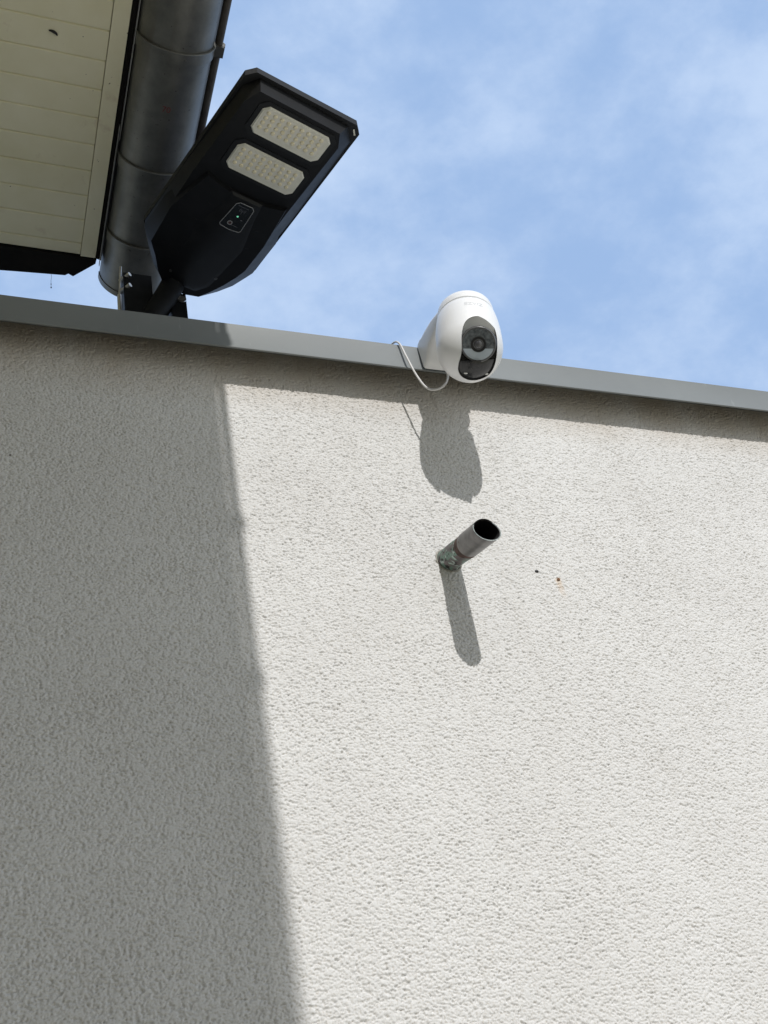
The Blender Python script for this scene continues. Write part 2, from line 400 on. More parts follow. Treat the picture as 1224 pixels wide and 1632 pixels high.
bm_obj('coping', bm, M_coping, garage, ang=30)

# ------------------------------------------------------------------ neighbouring house: wall, soffit, roof edge, gutter
house = thing('neighbour_house', 'neighbouring house whose pale boarded eaves and zinc gutter overhang the wall', 'house', (-0.5, 0, 0))
YE = 0.246; YB = -6.5; ZS = 3.554
bm = bmesh.new(); box_bm(bm, (-5.0, YB, 0), (-0.47, 0.18, ZS+0.02)); bm_obj('wall', bm, M_houseplaster, house)
# soffit boards: one sheet with V joints every 56 mm
bm = bmesh.new(); X0, X1 = -0.47, 0.1565; ys = []
y = 0.220
ys.append((YE, 0)); ys.append((0.2225, 0)); 
while y > YB:
    ys += [(y+0.0022, 0), (y, 0.0035), (y-0.0022, 0)]; y -= 0.0562
v0 = [bm.verts.new((X0, a, ZS+b)) for a, b in ys]; v1 = [bm.verts.new((X1, a, ZS+b)) for a, b in ys]
w0 = [bm.verts.new((X0, a, ZS+0.016)) for a, b in (ys[0], ys[-1])]; w1 = [bm.verts.new((X1, a, ZS+0.016)) for a, b in (ys[0], ys[-1])]
for i in range(len(ys)-1): bm.faces.new([v0[i], v0[i+1], v1[i+1], v1[i]])
bm.faces.new([w0[0], w1[0], w1[1], w0[1]]); bm.faces.new([v0[0], v1[0], w1[0], w0[0]])
bm_obj('soffit', bm, M_soffit, house, smooth=False)
bm = bmesh.new(); box_bm(bm, (0.1575, YB, ZS-0.0035), (0.187, YE+0.002, ZS+0.014)); bm_obj('edge_trim', bm, M_trim, house, 0.0012)
# dark verge boards past the end of the soffit with the cut corner
bm = bmesh.new(); prism_bm(bm, [(-0.6, YE+0.0045), (0.190, YE+0.0045), (0.189, 0.262), (0.148, 0.301), (0.138, 0.296), (0.132, 0.301), (0.06, 0.306), (-0.02, 0.312), (-0.6, 0.345)], ZS-0.004, ZS+0.05)
bm_obj('verge_board', bm, M_darkwood, house, 0.001)
# fascia and drip strip
bm = bmesh.new(); box_bm(bm, (0.1885, YB, ZS-0.002), (0.197, YE+0.003, ZS+0.10)); bm_obj('fascia_board', bm, M_darkwood, house, 0.0008)
bm = bmesh.new(); box_bm(bm, (0.1985, YB, ZS-0.010), (0.2000, -0.03, ZS+0.06)); bm_obj('drip_strip', bm, M_drip, house)
bm = bmesh.new(); box_bm(bm, (0.1955, -0.06, ZS-0.013), (0.1967, YE+0.014, ZS-0.0035)); bm_obj('drip_strip', bm, M_drip, house)
# tiled roof rising to the left
bm = bmesh.new()
prism_bm(bm, [(0.245, ZS+0.105), (0.245, ZS+0.125), (-5.2, ZS+3.0), (-5.2, ZS+2.95), (-0.6, ZS+0.45)], 0, 1, Matrix(((1,0,0,0),(0,0,-(0.34-YB),0.34),(0,1,0,0),(0,0,0,1))))
bm_obj('roof', bm, M_tile, house)

# half round zinc gutter
GX, GZ, GR = 0.2700, 3.565, 0.0695; GE = 0.300
gut = None
def half_shell(r0, r1, y0, y1, a0=180, a1=360, n=40):
    bm = bmesh.new(); A = []
    for k in range(n+1):
        a = R(a0+(a1-a0)*k/n)
        A.append([bm.verts.new((GX+r*math.cos(a), yy, GZ+r*math.sin(a))) for r in (r0, r1) for yy in (y0, y1)])
    for p, q in zip(A, A[1:]):
        bm.faces.new([p[2], p[3], q[3], q[2]]); bm.faces.new([p[0], q[0], q[1], p[1]])
        bm.faces.new([p[0], p[2], q[2], q[0]]); bm.faces.new([p[1], q[1], q[3], p[3]])
    bm.faces.new(A[0][0:1]+[A[0][1], A[0][3], A[0][2]]); bm.faces.new([A[-1][0], A[-1][2], A[-1][3], A[-1][1]])
    return bm
gut = bm_obj('gutter', half_shell(GR-0.0012, GR, YB, GE), M_zinc, house, ang=40)
bm = bmesh.new(); tube_bm(bm, [(GX+GR+0.0085, YB, GZ-0.001), (GX+GR+0.0085, -3, GZ-0.001), (GX+GR+0.0085, GE, GZ-0.001)], 0.0075, 20)
bm_obj('bead', bm, simple('bead_zinc', (0.07, 0.06, 0.055), (0.11, 0.10, 0.09), 20, 0.6, 0.3), gut)
bm = bmesh.new()
pts = [(GX+(GR+0.0016)*math.cos(R(a)), GZ+(GR+0.0016)*math.sin(R(a))) for a in np.linspace(180, 360, 49)]
prism_bm(bm, pts, 0, 1, Matrix(((1,0,0,0),(0,0,0.012,GE-0.010),(0,1,0,0),(0,0,0,1)))); bm_obj('end_cap', bm, M_zinc, gut, 0.001)
for yy, hook in ((-0.245, 1), (-0.004, 0), (0.169, 0), (-0.866, 1), (-1.29, 1), (-1.65, 1), (-2.4, 1), (-3.2, 1)):
    b = half_shell(GR+0.0006, GR+0.0030, yy-0.0015, yy+0.021)
    # raised lip on the overlap seam
    rr = GR+0.0034
    tube_bm(b, [(GX+rr*math.cos(R(a)), yy, GZ+rr*math.sin(R(a))) for a in np.linspace(182, 357, 50)], 0.0014, 8)
    if hook:
        box_bm(b, (GX+GR-0.002, yy+0.001, GZ-0.012), (GX+GR+0.019, yy+0.021, GZ+0.006))
        tube_bm(b, [(GX+GR+0.018, yy+0.001, GZ-0.010), (GX+GR+0.020, yy+0.001, GZ+0.002), (GX+GR+0.016, yy+0.001, GZ+0.010), (GX+GR+0.006, yy+0.001, GZ+0.012)], 0.0016, 8)
    for aa in (250, 282):
        c = Vector((GX+(GR+0.0025)*math.cos(R(aa)), yy+0.012, GZ+(GR+0.0025)*math.sin(R(aa))))
        tube_bm(b, [c, c+Vector((math.cos(R(aa)), 0, math.sin(R(aa))))*0.0016], 0.0022, 10)
    bm_obj('bracket', b, M_zinc, gut, ang=40)
def text_mesh(txt, size):
    cu = bpy.data.curves.new('t', 'FONT'); cu.body = txt; cu.size = size; cu.align_x = 'CENTER'; cu.align_y = 'CENTER'; cu.resolution_u = 3
    o = bpy.data.objects.new('t', cu); COL.objects.link(o); me = evaluated(o)
    bpy.data.objects.remove(o); bpy.data.curves.remove(cu)
    bm = bmesh.new(); bm.from_mesh(me); bpy.data.meshes.remove(me)
    bmesh.ops.triangulate(bm, faces=bm.faces)
    for _ in range(2): bmesh.ops.subdivide_edges(bm, edges=[e for e in bm.edges if e.calc_length() > size*0.15], cuts=1)
    return bm
bm = text_mesh('70', 0.016)
for v in bm.verts:
    a = R(268) + v.co.x/GR; y = -0.135 - v.co.y
    v.co = (GX+(GR+0.0004)*math.cos(a), y, GZ+(GR+0.0004)*math.sin(a))
bm_obj('size_print', bm, M_red, gut, smooth=False)
adopt(house)

# ------------------------------------------------------------------ solar street lamp
lw = Vector((0.956, 0.294, -0.006)).normalized(); ll = Vector((0.29, -0.946, -0.143)); ll = (ll-lw*ll.dot(lw)).normalized()
ln = lw.cross(ll)           # points down and towards the street
if ln.z > 0: ln = -ln
L0 = Vector((0.4152, -0.1100, 3.3560))
LM = Matrix((( lw.x, ll.x, ln.x, L0.x), (lw.y, ll.y, ln.y, L0.y), (lw.z, ll.z, ln.z, L0.z), (0, 0, 0, 1)))
lamp = thing('solar_street_lamp', 'black solar street lamp head with two pale LED panels, mounted above the coping', 'street lamp', (0.30, 0.16, 3.02))
plate = [(-0.112, 0.176), (-0.098, 0.191), (0.100, 0.193), (0.114, 0.179), (0.1185, -0.188), (0.108, -0.196), (-0.110, -0.196), (-0.1195, -0.186)]
bm = bmesh.new(); prism_bm(bm, plate, 0, -0.0135, LM); bm_obj('solar_panel_frame', bm, M_blackrim, lamp, 0.0012)
bm = bmesh.new(); prism_bm(bm, [(x*0.93, y*0.96) for x, y in plate], -0.0139, -0.0155, LM); bm_obj('solar_panel', bm, M_solar, lamp)
# housing: shallow tray under the head, then the raised tail with its ridge
tray_o = [(-0.107, 0.158), (-0.088, 0.184), (0.088, 0.184), (0.109, 0.158), (0.114, -0.05), (0.111, -0.196), (-0.112, -0.193), (-0.1185, -0.183), (-0.1165, -0.05)]
tray_i = [(-0.100, 0.150), (-0.086, 0.180), (0.070, 0.180), (0.084, 0.154), (0.083, -0.02), (0.086, -0.165), (-0.102, -0.167), (-0.106, -0.160), (-0.106, -0.02)]
bm = bmesh.new(); prism_bm(bm, tray_o, 0.0005, 0.029, LM, tray_i); bm_obj('led_tray', bm, M_black, lamp, 0.001)
# lower housing with curved front step
def arc(x0, y0, x1, y1, sag, n=10):
    out = []
    for k in range(n+1):
        t = k/n; out.append((x0+(x1-x0)*t, y0+(y1-y0)*t - sag*4*t*(1-t)))
    return out
low_o = arc(-0.088, 0.000, 0.086, 0.000, 0.014) + [(0.112, -0.10), (0.112, -0.188), (0.106, -0.206), (0.095, -0.237), (0.077, -0.266), (0.053, -0.286), (0.014, -0.289), (-0.036, -0.286), (-0.064, -0.260), (-0.090, -0.226), (-0.1185, -0.186), (-0.1175, -0.10)]
low_i = arc(-0.082, -0.006, 0.074, -0.006, 0.014) + [(0.084, -0.10), (0.084, -0.170), (0.078, -0.194), (0.067, -0.224), (0.053, -0.253), (0.040, -0.275), (0.013, -0.283), (-0.032, -0.280), (-0.056, -0.254), (-0.079, -0.220), (-0.101, -0.192), (-0.106, -0.10)]
bm = bmesh.new(); prism_bm(bm, low_o, 0.012, 0.037, LM, low_i); bm_obj('housing', bm, M_black, lamp, 0.0012)
rid_o = [(-0.030, -0.016), (0.034, -0.016), (0.060, -0.130), (0.050, -0.240), (0.030, -0.268), (-0.024, -0.268), (-0.046, -0.236), (-0.050, -0.130)]
rid_i = [(-0.024, -0.020), (0.028, -0.020), (0.044, -0.130), (0.034, -0.236), (0.022, -0.258), (-0.016, -0.258), (-0.034, -0.232), (-0.040, -0.130)]
bm = bmesh.new(); prism_bm(bm, rid_o, 0.0355, 0.0402, LM, rid_i); bm_obj('ridge', bm, simple('ridge_plastic', (0.005, 0.0053, 0.0065), (0.009, 0.0095, 0.011), 30, 0.5, 0, 0.15, 900, 0.0002, spec=0.35), lamp, 0.0008)
# grooves: slim raised ribs across the side facets
for (a, b) in (((0.050, -0.075), (0.078, -0.062)), ((0.056, -0.120), (0.076, -0.112)), ((-0.046, -0.062), (-0.078, -0.048)), ((-0.052, -0.105), (-0.078, -0.094))):
    bm = bmesh.new(); tube_bm(bm, [LM @ Vector((a[0], a[1], 0.0362)), LM @ Vector((b[0], b[1], 0.0352))], 0.0012, 8); bm_obj('rib', bm, M_blackrim, lamp)
# LED panels
def octo(cx, cy, hw, hh, c): return [(cx-hw+c, cy+hh), (cx+hw-c, cy+hh), (cx+hw, cy+hh-c), (cx+hw, cy-hh+c), (cx+hw-c, cy-hh), (cx-hw+c, cy-hh), (cx-hw, cy-hh+c), (cx-hw, cy+hh-c)]
for cy in (0.1355, 0.0510):
    cx = -0.0005
    bm = bmesh.new(); prism_bm(bm, octo(cx, cy, 0.0755, 0.037, 0.012), 0.0285, 0.0305, LM); fr = bm_obj('panel_frame', bm, M_blackrim, lamp, 0.0008)
    bm = bmesh.new(); prism_bm(bm, octo(cx, cy, 0.0675, 0.0295, 0.0095), 0.0300, 0.0335, LM, octo(cx+0.000, cy, 0.0655, 0.0275, 0.009))
    pn = bm_obj('led_panel', bm, M_lensplate, lamp, 0.0008)
    bm = bmesh.new(); prism_bm(bm, octo(cx-0.003, cy+0.0035, 0.0590, 0.0215, 0.004), 0.0337, 0.0341, LM); bm_obj('led_board', bm, M_ledboard, pn)
    proto = None
    for r_ in range(4):
        for k in range(9):
            px = cx-0.003-0.052+k*0.0130+(r_ % 2)*0.0; py = cy+0.0035+0.0155-r_*0.0103
            if proto is None:
                b = bmesh.new(); lathe_bm(b, [(0.0, 0.0), (0.0038, 0.0), (0.0038, 0.0008), (0.0028, 0.0022), (0.0, 0.0028)], 12)
                for v in b.verts: v.co = LM.to_3x3() @ v.co
                proto = bm_obj('led', b, M_led, pn); o = proto
            else:
                o = proto.copy(); COL.objects.link(o); o.parent = pn
            o.location = LM @ Vector((px, py, 0.0342))
# sensor plate with printed outline, button and indicator
SO = [(-0.0119, -0.0326), (-0.0069, -0.0270), (0.0180, -0.0266), (0.0233, -0.0322), (0.0262, -0.0856), (0.0235, -0.0892), (0.0054, -0.0915), (-0.0140, -0.0892), (-0.0168, -0.0856)]
bm = bmesh.new(); prism_bm(bm, SO, 0.0405, 0.0418, LM); sen = bm_obj('sensor_plate', bm, M_panel, lamp)
bm = bmesh.new()
loop = [LM @ Vector((x, y, 0.0420)) for x, y in SO]; 
for a, b in zip(loop, loop[1:]+loop[:1]): tube_bm(bm, [a, b], 0.00065, 6)
bm_obj('printed_outline', bm, M_outline, sen)
bm = bmesh.new()
def dash(x0, y0, x1, y1, w=0.0007, z=0.0420):
    d = Vector((x1-x0, y1-y0)).normalized(); p = Vector((-d.y, d.x))*w
    prism_bm(bm, [(x0+p.x, y0+p.y), (x1+p.x, y1+p.y), (x1-p.x, y1-p.y), (x0-p.x, y0-p.y)], z, z+0.0002, LM)
xx = -0.0065
for wd in (0.0016, 0.0012, 0.0018, 0.0012, 0.0016, 0.0014, 0.0012, 0.0018, 0.0014): dash(xx, -0.0338, xx+wd, -0.0336, 0.0008); xx += wd+0.0009
dash(0.0060, -0.0400, 0.0060, -0.0490, 0.0005)
for s in (-1, 1):
    for rr in (0.0030, 0.0056):
        pr = None
        for k in range(7):
            a = R(-42+84*k/6); q = (0.0060+s*rr*math.cos(a), -0.0418+rr*math.sin(a))
            if pr: dash(pr[0], pr[1], q[0], q[1], 0.0004)
            pr = q
dash(0.0030, -0.0800, 0.0160, -0.0796, 0.0005); dash(0.0130, -0.0625, 0.0165, -0.0623, 0.0009)
bm_obj('printed_marks', bm, M_print, sen, smooth=False)
bm = bmesh.new(); lathe_bm(bm, [(0.0033, 0), (0.0048, 0), (0.0048, 0.0008), (0.0033, 0.0008), (0.0033, 0)], 28, LM @ Matrix.Translation((-0.0010, -0.0765, 0.0418))); bm_obj('button_ring', bm, M_outline, sen)
bm = bmesh.new(); lathe_bm(bm, [(0, 0), (0.0032, 0), (0.0028, 0.0009), (0, 0.0011)], 24, LM @ Matrix.Translation((-0.0010, -0.0765, 0.0418))); bm_obj('button', bm, M_button, sen)
bm = bmesh.new(); lathe_bm(bm, [(0, 0), (0.0018, 0), (0.0014, 0.0006), (0, 0.0008)], 16, LM @ Matrix.Translation((0.0045, -0.0575, 0.0418))); bm_obj('indicator_light', bm, M_green, sen)
for (x, y) in ((-0.0353, -0.1975), (-0.0374, -0.2399), (0.045, -0.215)):
    bm = bmesh.new(); lathe_bm(bm, [(0, 0.0), (0.0038, 0.0), (0.0034, 0.0016), (0, 0.0022)], 20, LM @ Matrix.Translation((x, y, 0.0365))); bm_obj('screw', bm, M_screw, lamp)
for (x, y, a) in ((-0.1015, 0.1104, 0), (-0.1085, -0.098, 0), (0.1035, 0.1785, 40)):
    bm = bmesh.new(); box_bm(bm, (-0.0014, -0.0062, 0), (0.0014, 0.0062, 0.0006), LM @ Matrix.Translation((x, y, 0.0001)) @ Matrix.Rotation(R(a), 4, 'Z')); bm_obj('clip', bm, M_lensplate, lamp)
# tubular arm down to the bracket behind the coping
neck = LM @ Vector((-0.009, -0.272, 0.012))
end = Vector((0.2690, 0.172, 3.262))
bm = bmesh.new(); tube_bm(bm, spline([neck + (neck-end).normalized()*0.02, neck, neck.lerp(end, 0.5)+Vector((0.004, 0, 0.002)), end], 8), 0.0225, 36); bm_obj('arm', bm, M_bracket, lamp, 0.001)
bm = bmesh.new(); tube_bm(bm, [neck + (neck-end).normalized()*0.012, neck + (end-neck).normalized()*0.012], 0.0255, 36); bm_obj('collar', bm, M_black, lamp, 0.0015)
br = None
bm = bmesh.new()
box_bm(bm, (0.226, 0.155, 3.03), (0.280, 0.160, 3.388)); box_bm(bm, (0.226, 0.160, 3.03), (0.231, 0.215, 3.392)); box_bm(bm, (0.275, 0.160, 3.03), (0.280, 0.215, 3.385))
box_bm(bm, (0.200, 0.150, 3.022), (0.350, 0.235, 3.030))
br = bm_obj('bracket', bm, M_bracket, lamp, 0.0015)
bm = bmesh.new(); box_bm(bm, (0.315, 0.160, 3.031), (0.345, 0.196, 3.352)); box_bm(bm, (0.3155, 0.157, 3.031), (0.3185, 0.1597, 3.348)); bm_obj('side_post', bm, M_bracket, br, 0.0012)
bm = bmesh.new()
for z in (3.378, 3.345):
    tube_bm(bm, [(0.222, 0.17, z), (0.238, 0.150, z)], 0.0045, 10)
tube_bm(bm, [(0.2175, 0.156, 3.05), (0.2175, 0.156, 3.315)], 0.0045, 12); tube_bm(bm, [(0.2175, 0.156, 3.315), (0.2215, 0.152, 3.400)], 0.0022, 10)
tube_bm(bm, [(0.331, 0.178, 3.353), (0.331, 0.178, 3.367)], 0.009, 16)
tube_bm(bm, [(0.3355, 0.1535, 3.329), (0.3355, 0.1565, 3.329)], 0.0085, 20)
bm_obj('bolt', bm, M_chrome, br)
adopt(lamp)

# ------------------------------------------------------------------ dome security camera on the coping
seccam = thing('security_camera', 'white egg shaped pan and tilt security camera fixed to the coping edge', 'camera', (0.7325, -0.05, 2.955))
BC = Vector((0.7100, -0.158, 2.887))
prof = []
for k in range(0, 25):
    a = R(-90+90*k/24); prof.append((0.0527*math.cos(a), 0.0592*math.sin(a)))
prof += [(0.0527, 0.010), (0.0526, 0.022), (0.0522, 0.034), (0.0513, 0.046), (0.0498, 0.058)]
for k in range(1, 9):
    a = R(90*k/8); prof.append((0.0486-0.008+0.008*math.cos(a), 0.065+0.008*math.sin(a)))
prof.append((0, 0.073)); prof[0] = (0, -0.0592)
viewdir = (Vector((0, -1.15, 1.6)) - BC).normalized()
tdir = viewdir
# slot frame: side axis and up axis square to the slot direction
sx = Vector((0.937, -0.299, -0.181)); sx = (sx - tdir*sx.dot(tdir)).normalized(); sy = tdir.cross(sx)
SMt = Matrix(((sx.x, sy.x, tdir.x, BC.x), (sx.y, sy.y, tdir.y, BC.y), (sx.z, sy.z, tdir.z, BC.z), (0,0,0,1)))
K = 1.79/1757
def off_pts(pts, c=(748.7, 554.2)): return [((x-c[0])*K, -(y-c[1])*K) for x, y in pts]
slot_px = [(762,506),(770,507.5),(777,511.5),(783,518.5),(787.5,528),(790,540),(790.5,555),(789,572),(785.5,585),(779,595),(769,601),(757,604),(745,602.5),(736,597),(731.5,588.5),(732,578),(735,567),(736.5,555),(736,540),(737.5,525),(742,514),(751,507.5)]
slot = [tuple(p)[:2] for p in spline([Vector((a, b, 0)) for a, b in off_pts(slot_px)] , 4)]
def closed(pts, n=3):
    P = [Vector((a, b, 0)) for a, b in pts]; out = []; N = len(P)
    for i in range(N):
        a, b, c, d = P[i-1], P[i], P[(i+1) % N], P[(i+2) % N]
        for k in range(n):
            t = k/n; q = 0.5*((2*b)+(c-a)*t+(2*a-5*b+4*c-d)*t*t+(3*b-3*c+d-a)*t**3); out.append((q.x, q.y))
    return out
slot = closed(off_pts(slot_px), 3)
def inset(pts, d):
    cx = sum(p[0] for p in pts)/len(pts); cy = sum(p[1] for p in pts)/len(pts); out = []
    for x, y in pts:
        l = math.hypot(x-cx, y-cy); out.append((cx+(x-cx)*(l-d)/l, cy+(y-cy)*(l-d)/l))
    return out
T_BC = Matrix.Translation(BC) @ Matrix.Rotation(R(9.0), 4, 'Y')
bm = bmesh.new(); lathe_bm(bm, prof, 128, T_BC); bmesh.ops.recalc_face_normals(bm, faces=bm.faces)
body = bm_obj('body', bm, M_white, None, smooth=False)
bm = bmesh.new(); prism_bm(bm, slot, 0.0200, 0.12, SMt); cut = bm_obj('cut', bm, None, smooth=False); boolean(body, cut)
bm = bmesh.new(); prism_bm(bm, [p for p in inset(slot, 0.0006) if p[1] < 0.012], 0.016, 0.12, SMt); cut = bm_obj('cut', bm, None, smooth=False)
boolean(body, cut); auto_smooth(body, 38); body.parent = seccam
# dark insert: its curved lower face lies just inside the shell
bm = bmesh.new(); lathe_bm(bm, [(r*0.955, z*0.955) for r, z in prof], 128, T_BC); ins = bm_obj('front_insert', bm, M_insert, None, smooth=False)
lowpx = [p for p in inset(slot, 0.0008)]
lowclip = [p for p in lowpx if p[1] < -0.0165]
xs_ = [p[0] for p in lowclip]
bm = bmesh.new(); prism_bm(bm, lowclip, 0.018, 0.12, SMt); cut = bm_obj('cut', bm, None, smooth=False)
boolean(ins, cut, 'INTERSECT'); auto_smooth(ins, 38); ins.parent = seccam
bm = bmesh.new(); prism_bm(bm, [p for p in inset(slot, 0.0004) if p[1] < 0.010], 0.0162, 0.0205, SMt); bm_obj('recess_floor', bm, M_insert, seccam)
# tilting eye
eye_c = SMt @ Vector(((762-748.7)*K*0.98, -(549-554.2)*K, 0.0305))
EM = Matrix.Translation(eye_c) @ SMt.to_3x3().to_4x4()
ep = [(0.0285*math.cos(R(a)), 0.0285*math.sin(R(a))) for a in range(-90, 23, 4)]; ep[0] = (0, -0.0285)
bm = bmesh.new(); lathe_bm(bm, ep + [(0.0262, 0.0128), (0, 0.0128)], 64, EM); eye = bm_obj('lens_module', bm, M_insert, seccam)
def disc(name, prof, mat, parent, seg=64): 
    bm = bmesh.new(); lathe_bm(bm, prof, seg, EM); return bm_obj(name, bm, mat, parent)
z0 = 0.0165
disc('bezel', [(0, z0-0.006), (0.0272, z0-0.006), (0.0272, z0+0.001), (0.0265, z0+0.0018), (0.0250, z0+0.0018), (0.0246, z0+0.0008), (0, z0+0.0008)], M_glassring, eye)
disc('lens_cover', [(0, z0+0.0009), (0.0245, z0+0.0009), (0.0245, z0+0.0013), (0, z0+0.0016)], M_glass, eye)
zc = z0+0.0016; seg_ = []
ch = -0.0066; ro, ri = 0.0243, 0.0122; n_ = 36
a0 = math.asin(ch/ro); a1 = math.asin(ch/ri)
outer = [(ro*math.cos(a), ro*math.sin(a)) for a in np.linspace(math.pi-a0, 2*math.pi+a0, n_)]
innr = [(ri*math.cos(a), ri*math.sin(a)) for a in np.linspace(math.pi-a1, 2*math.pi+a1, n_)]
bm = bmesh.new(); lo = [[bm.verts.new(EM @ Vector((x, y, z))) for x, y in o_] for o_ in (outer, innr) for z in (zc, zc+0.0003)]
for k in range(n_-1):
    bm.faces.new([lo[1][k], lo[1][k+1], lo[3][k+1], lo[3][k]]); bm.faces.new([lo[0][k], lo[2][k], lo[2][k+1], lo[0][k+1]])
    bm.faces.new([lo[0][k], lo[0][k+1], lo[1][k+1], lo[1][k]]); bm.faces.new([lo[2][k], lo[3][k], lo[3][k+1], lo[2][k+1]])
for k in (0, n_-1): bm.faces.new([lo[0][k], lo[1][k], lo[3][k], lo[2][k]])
bm_obj('lens_reflection', bm, M_reflect, eye)  # crescent paints the bright lower reflection onto the lens cover
disc('lens_barrel', [(0.0085, z0+0.0015), (0.0118, z0+0.0015), (0.0118, z0+0.0030), (0.0085, z0+0.0030), (0.0085, z0+0.0015)], M_lensring, eye)
disc('lens_ring', [(0.0066, z0+0.0014), (0.0080, z0+0.0014), (0.0080, z0+0.0025), (0.0066, z0+0.0025), (0.0066, z0+0.0014)], M_glassring, eye)
disc('lens', [(0, z0+0.0014), (0.0064, z0+0.0014), (0.0060, z0+0.0026), (0.0040, z0+0.0040), (0, z0+0.0047)], M_lens, eye)
# lamps in the lower insert
from mathutils.bvhtree import BVHTree
bm = bmesh.new(); bm.from_mesh(ins.data); bvh = BVHTree.FromBMesh(bm); bm.free()
for (u, v) in ((743, 592.5), (774.5, 593.8)):
    p = SMt @ Vector(((u-748.7)*K, -(v-554.2)*K, 0.0)); q = Vector(((u-748.7)*K, -(v-554.2)*K)); 
    hit, nrm_, _, _ = bvh.ray_cast(SMt @ Vector((q.x, q.y, 0.2)), -tdir); zz = (SMt.inverted() @ hit).z - 0.0006
    bm = bmesh.new(); bmesh.ops.create_uvsphere(bm, u_segments=16, v_segments=10, radius=0.0022, matrix=SMt @ Matrix.Translation((q.x, q.y, zz)) @ Matrix.Diagonal((1.5, 0.8, 1, 1)))
    bm_obj('spotlight', bm, M_lightled, ins)
# cap above the body and mounting arm to the fascia
bm = bmesh.new()
cp = [(0, 0.0740), (0.0430, 0.0735), (0.0464, 0.0745), (0.0462, 0.084), (0.0450, 0.091), (0.0420, 0.0950), (0.0350, 0.0970), (0, 0.0978)]
lathe_bm(bm, cp, 96, T_BC); bm_obj('cap', bm, M_white, seccam)
bm = bmesh.new()
def ring_pts(yc, xc, hw, z0, z1, rnd, n=6):
    out = []
    for (sxx, szz, a0) in ((1, 1, 0), (-1, 1, 90), (-1, -1, 180), (1, -1, 270)):
        for k in range(n):
            a = R(a0+90*k/(n-1)); cx = xc+sxx*(hw-rnd); cz = (z1-rnd if szz > 0 else z0+rnd)
            out.append((cx+rnd*math.cos(a), yc, cz+rnd*math.sin(a)))
    return out
secs = [(-0.0500, 0.7325, 0.0480, 2.9555, 3.0170, 0.005), (-0.0620, 0.7320, 0.0480, 2.9555, 3.0170, 0.005), (-0.0690, 0.7315, 0.0477, 2.9600, 3.0160, 0.008),
        (-0.0860, 0.7290, 0.0460, 2.9680, 3.0130, 0.009), (-0.115, 0.7285, 0.0455, 2.9680, 3.0070, 0.010), (-0.150, 0.7240, 0.0390, 2.9680, 2.9950, 0.010)]
rings = [[bm.verts.new(p) for p in ring_pts(*s)] for s in secs]
for a, b in zip(rings, rings[1:]):
    for k in range(len(a)): bm.faces.new([a[k], a[(k+1) % len(a)], b[(k+1) % len(a)], b[k]])
bm.faces.new(rings[0]); bm.faces.new(rings[-1][::-1])
bm_obj('mount', bm, M_white, seccam, ang=40)
# maker's lettering on the forehead
bm = text_mesh('EZVIZ', 0.0115)
paz = math.atan2(viewdir.y, viewdir.x)
def rad_at(z):
    pr = sorted([(b, a) for a, b in prof if b > -0.05])
    for (z1, r1), (z2, r2) in zip(pr, pr[1:]):
        if z1 <= z <= z2 and z2 > z1: return r1+(r2-r1)*(z-z1)/(z2-z1)
    return 0.046
for v in bm.verts:
    a = paz + 0.46 + v.co.x/0.050; z = 0.047 + v.co.y; r = rad_at(z)+0.00025
    v.co = T_BC @ Vector((r*math.cos(a), r*math.sin(a), z))
bm_obj('lettering', bm, M_logo, body, smooth=False)
# cable
cab = [(0.640, 0.06, 3.026), (0.641, 0.02, 3.0255), (0.644, -0.022, 3.028), (0.647, -0.040, 3.0265), (0.6505, -0.0515, 3.012), (0.6535, -0.057, 2.972), (0.6600, -0.060, 2.924), (0.668, -0.068, 2.884), (0.683, -0.078, 2.874), (0.699, -0.082, 2.890), (0.708, -0.080, 2.920), (0.712, -0.075, 2.950), (0.713, -0.072, 2.970)]
bm = bmesh.new(); tube_bm(bm, spline(cab, 10), 0.0018, 12); bm_obj('cable', bm, M_cable, seccam)
adopt(seccam)

# ------------------------------------------------------------------ copper outlet pipe
pipe = thing('drain_pipe', 'short weathered copper pipe stub with green patina sticking out of the wall', 'pipe', (0.658, 0, 2.577))
pb = Vector((0.6585, 0.012, 2.5825)); ptip = Vector((0.6495, -0.139, 2.517)); pdn = (ptip-pb).normalized()
def pipe_bm(t0, t1, r, thick=0.0012, cut_front=False, seg=64, rv=0.0):
    """tube section of the pipe; t in metres from the wall; front end optionally cut parallel to the wall"""
    bm = bmesh.new(); u = Vector((1, 0, 0)); u = (u-pdn*u.dot(pdn)).normalized(); w = pdn.cross(u)
    N = 10; O = []; I = []
    for j in range(N+1):
        t = t0+(t1-t0)*j/N; ro = []; ri = []
        for k in range(seg):
            a = 2*math.pi*k/seg
            rr = r + rv*math.sin(3*a+40*t)*0.5 + rv*math.sin(5*a-70*t)*0.3
            for rad, lst in ((rr, ro), (rr-thick, ri)):
                d = (u*math.cos(a)+w*math.sin(a))*rad; p = pb+pdn*t+d
                if cut_front and (j == N or cut_front == 2):
                    cn = Vector((-0.14, -1, 0.2)); tt = ((pb+pdn*t1)-p).dot(cn)/pdn.dot(cn); p = p+pdn*tt
                lst.append(bm.verts.new(p))
        O.append(ro); I.append(ri)
    for A, fl in ((O, 0), (I, 1)):
        for a, b in zip(A, A[1:]):
            for k in range(seg):
                q = [a[k], a[(k+1) % seg], b[(k+1) % seg], b[k]]; bm.faces.new(q[::-1] if fl else q)
    for k in range(seg):
        bm.faces.new([O[0][k], I[0][k], I[0][(k+1) % seg], O[0][(k+1) % seg]]); bm.faces.new([O[-1][k], O[-1][(k+1) % seg], I[-1][(k+1) % seg], I[-1][k]])
    return bm
Lp = (ptip-pb).length
bm_obj('pipe', pipe_bm(0.0, 0.097, 0.0180, rv=0.0007), M_copper, pipe)
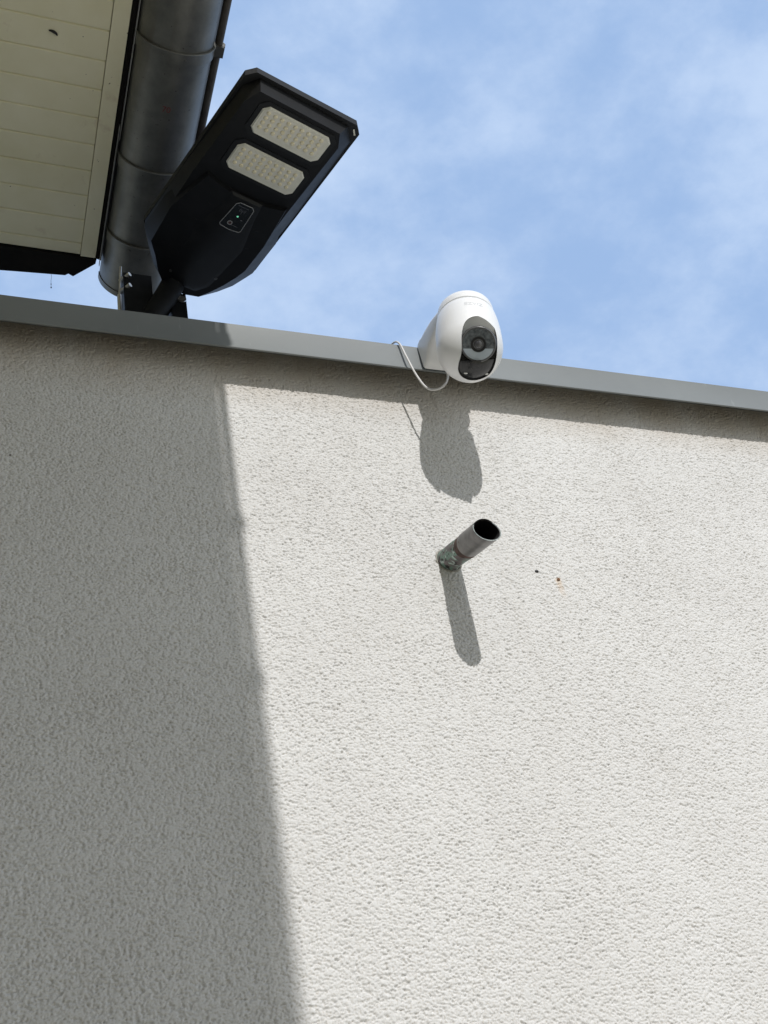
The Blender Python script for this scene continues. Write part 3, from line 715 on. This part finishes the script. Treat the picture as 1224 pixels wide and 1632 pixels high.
bm_obj('corroded_band', pipe_bm(0.084, 0.106, 0.0183, rv=0.0009), M_rust, pipe)
bm_obj('sleeve', pipe_bm(0.098, Lp-0.0010, 0.0189, 0.0015, True), M_sleeve, pipe)
bm_obj('rim', pipe_bm(Lp-0.0018, Lp, 0.0190, 0.0011, 2), M_rim, pipe)
bm_obj('inner_lining', pipe_bm(0.02, Lp-0.0012, 0.01745, 0.0004, True), M_pipein, pipe)
bm = bmesh.new(); u = Vector((1, 0, 0)); lathe_bm(bm, [(0, 0), (0.0172, 0), (0.0172, 0.001), (0, 0.001)], 40, Matrix.Translation(pb+pdn*0.03) @ pdn.to_track_quat('Z', 'Y').to_matrix().to_4x4()); bm_obj('inner_back', bm, M_pipein, pipe)
bm = bmesh.new(); ring = []
for k in range(41):
    a = 2*math.pi*k/40; rr = 0.0195+0.0012*mnoise.noise(Vector((math.cos(a)*2, math.sin(a)*2, 3)))
    ring.append((0.6585+rr*math.cos(a), 0.0004, 2.5772+rr*1.08*math.sin(a)))
tube_bm(bm, ring, [0.0018+0.0009*mnoise.noise(Vector((math.cos(2*math.pi*k/40)*3, math.sin(2*math.pi*k/40)*3, 8))) for k in range(41)], 10, False)
bm_obj('sealant', bm, simple('sealant', (0.26, 0.25, 0.22), (0.42, 0.40, 0.36), 180, 0.85, 0, 0.5, 500, 0.0005), pipe)
adopt(pipe)

# ------------------------------------------------------------------ small things
def blob(bm, c, r, sc=(1,1,1), seed=0):
    n0 = len(bm.verts)
    res = bmesh.ops.create_icosphere(bm, subdivisions=3, radius=1.0)
    for v in res['verts']:
        d = v.co.normalized(); k = 1+0.35*mnoise.noise(d*1.8+Vector((seed, 0, 0)))
        v.co = Vector(c)+Vector((d.x*sc[0], d.y*sc[1], d.z*sc[2]))*r*k
bm = bmesh.new(); blob(bm, (0.8015, -0.0005, 2.565), 0.0028, (1.2, 0.6, 0.8), 3)
tag(bm_obj('stone_chip', bm, M_bug, None), 'tiny black speck of grit in the sunlit render right of the pipe', 'stone chip')
bm = bmesh.new(); blob(bm, (0.8350, -0.0012, 2.551), 0.0025, (1, 0.6, 1), 9)
tag(bm_obj('rusty_nail', bm, M_orange, None), 'small rusty nail head low in the sunlit render, right of the black speck', 'nail')
bm = bmesh.new(); P = [(-0.0085, 0.0020), (-0.004, 0.0022), (0.0, 0.0012), (0.004, -0.0008), (0.0065, -0.0042)]
tube_bm(bm, spline([(0.064+a, -0.208-b, ZS-0.0018) for a, b in P], 5), [0.0012+0.0014*math.sin(math.pi*min(1, max(0, i/20))) for i in range(21)], 12)
tag(bm_obj('caterpillar', bm, M_bug, None), 'small black curved caterpillar on the pale boarded soffit', 'caterpillar')
bm = bmesh.new()
tube_bm(bm, [(0.104, 0.300, 3.548), (0.105, 0.299, 3.535), (0.104, 0.298, 3.522), (0.1045, 0.298, 3.500)], 0.00035, 6)
blob(bm, (0.1042, 0.298, 3.510), 0.0011, (0.8, 0.8, 2.6), 1); blob(bm, (0.1045, 0.298, 3.499), 0.0014, (0.9, 0.9, 1.8), 5)
tag(bm_obj('cobweb', bm, M_web, None), 'thin cobweb strand hanging below the dark verge board', 'cobweb')
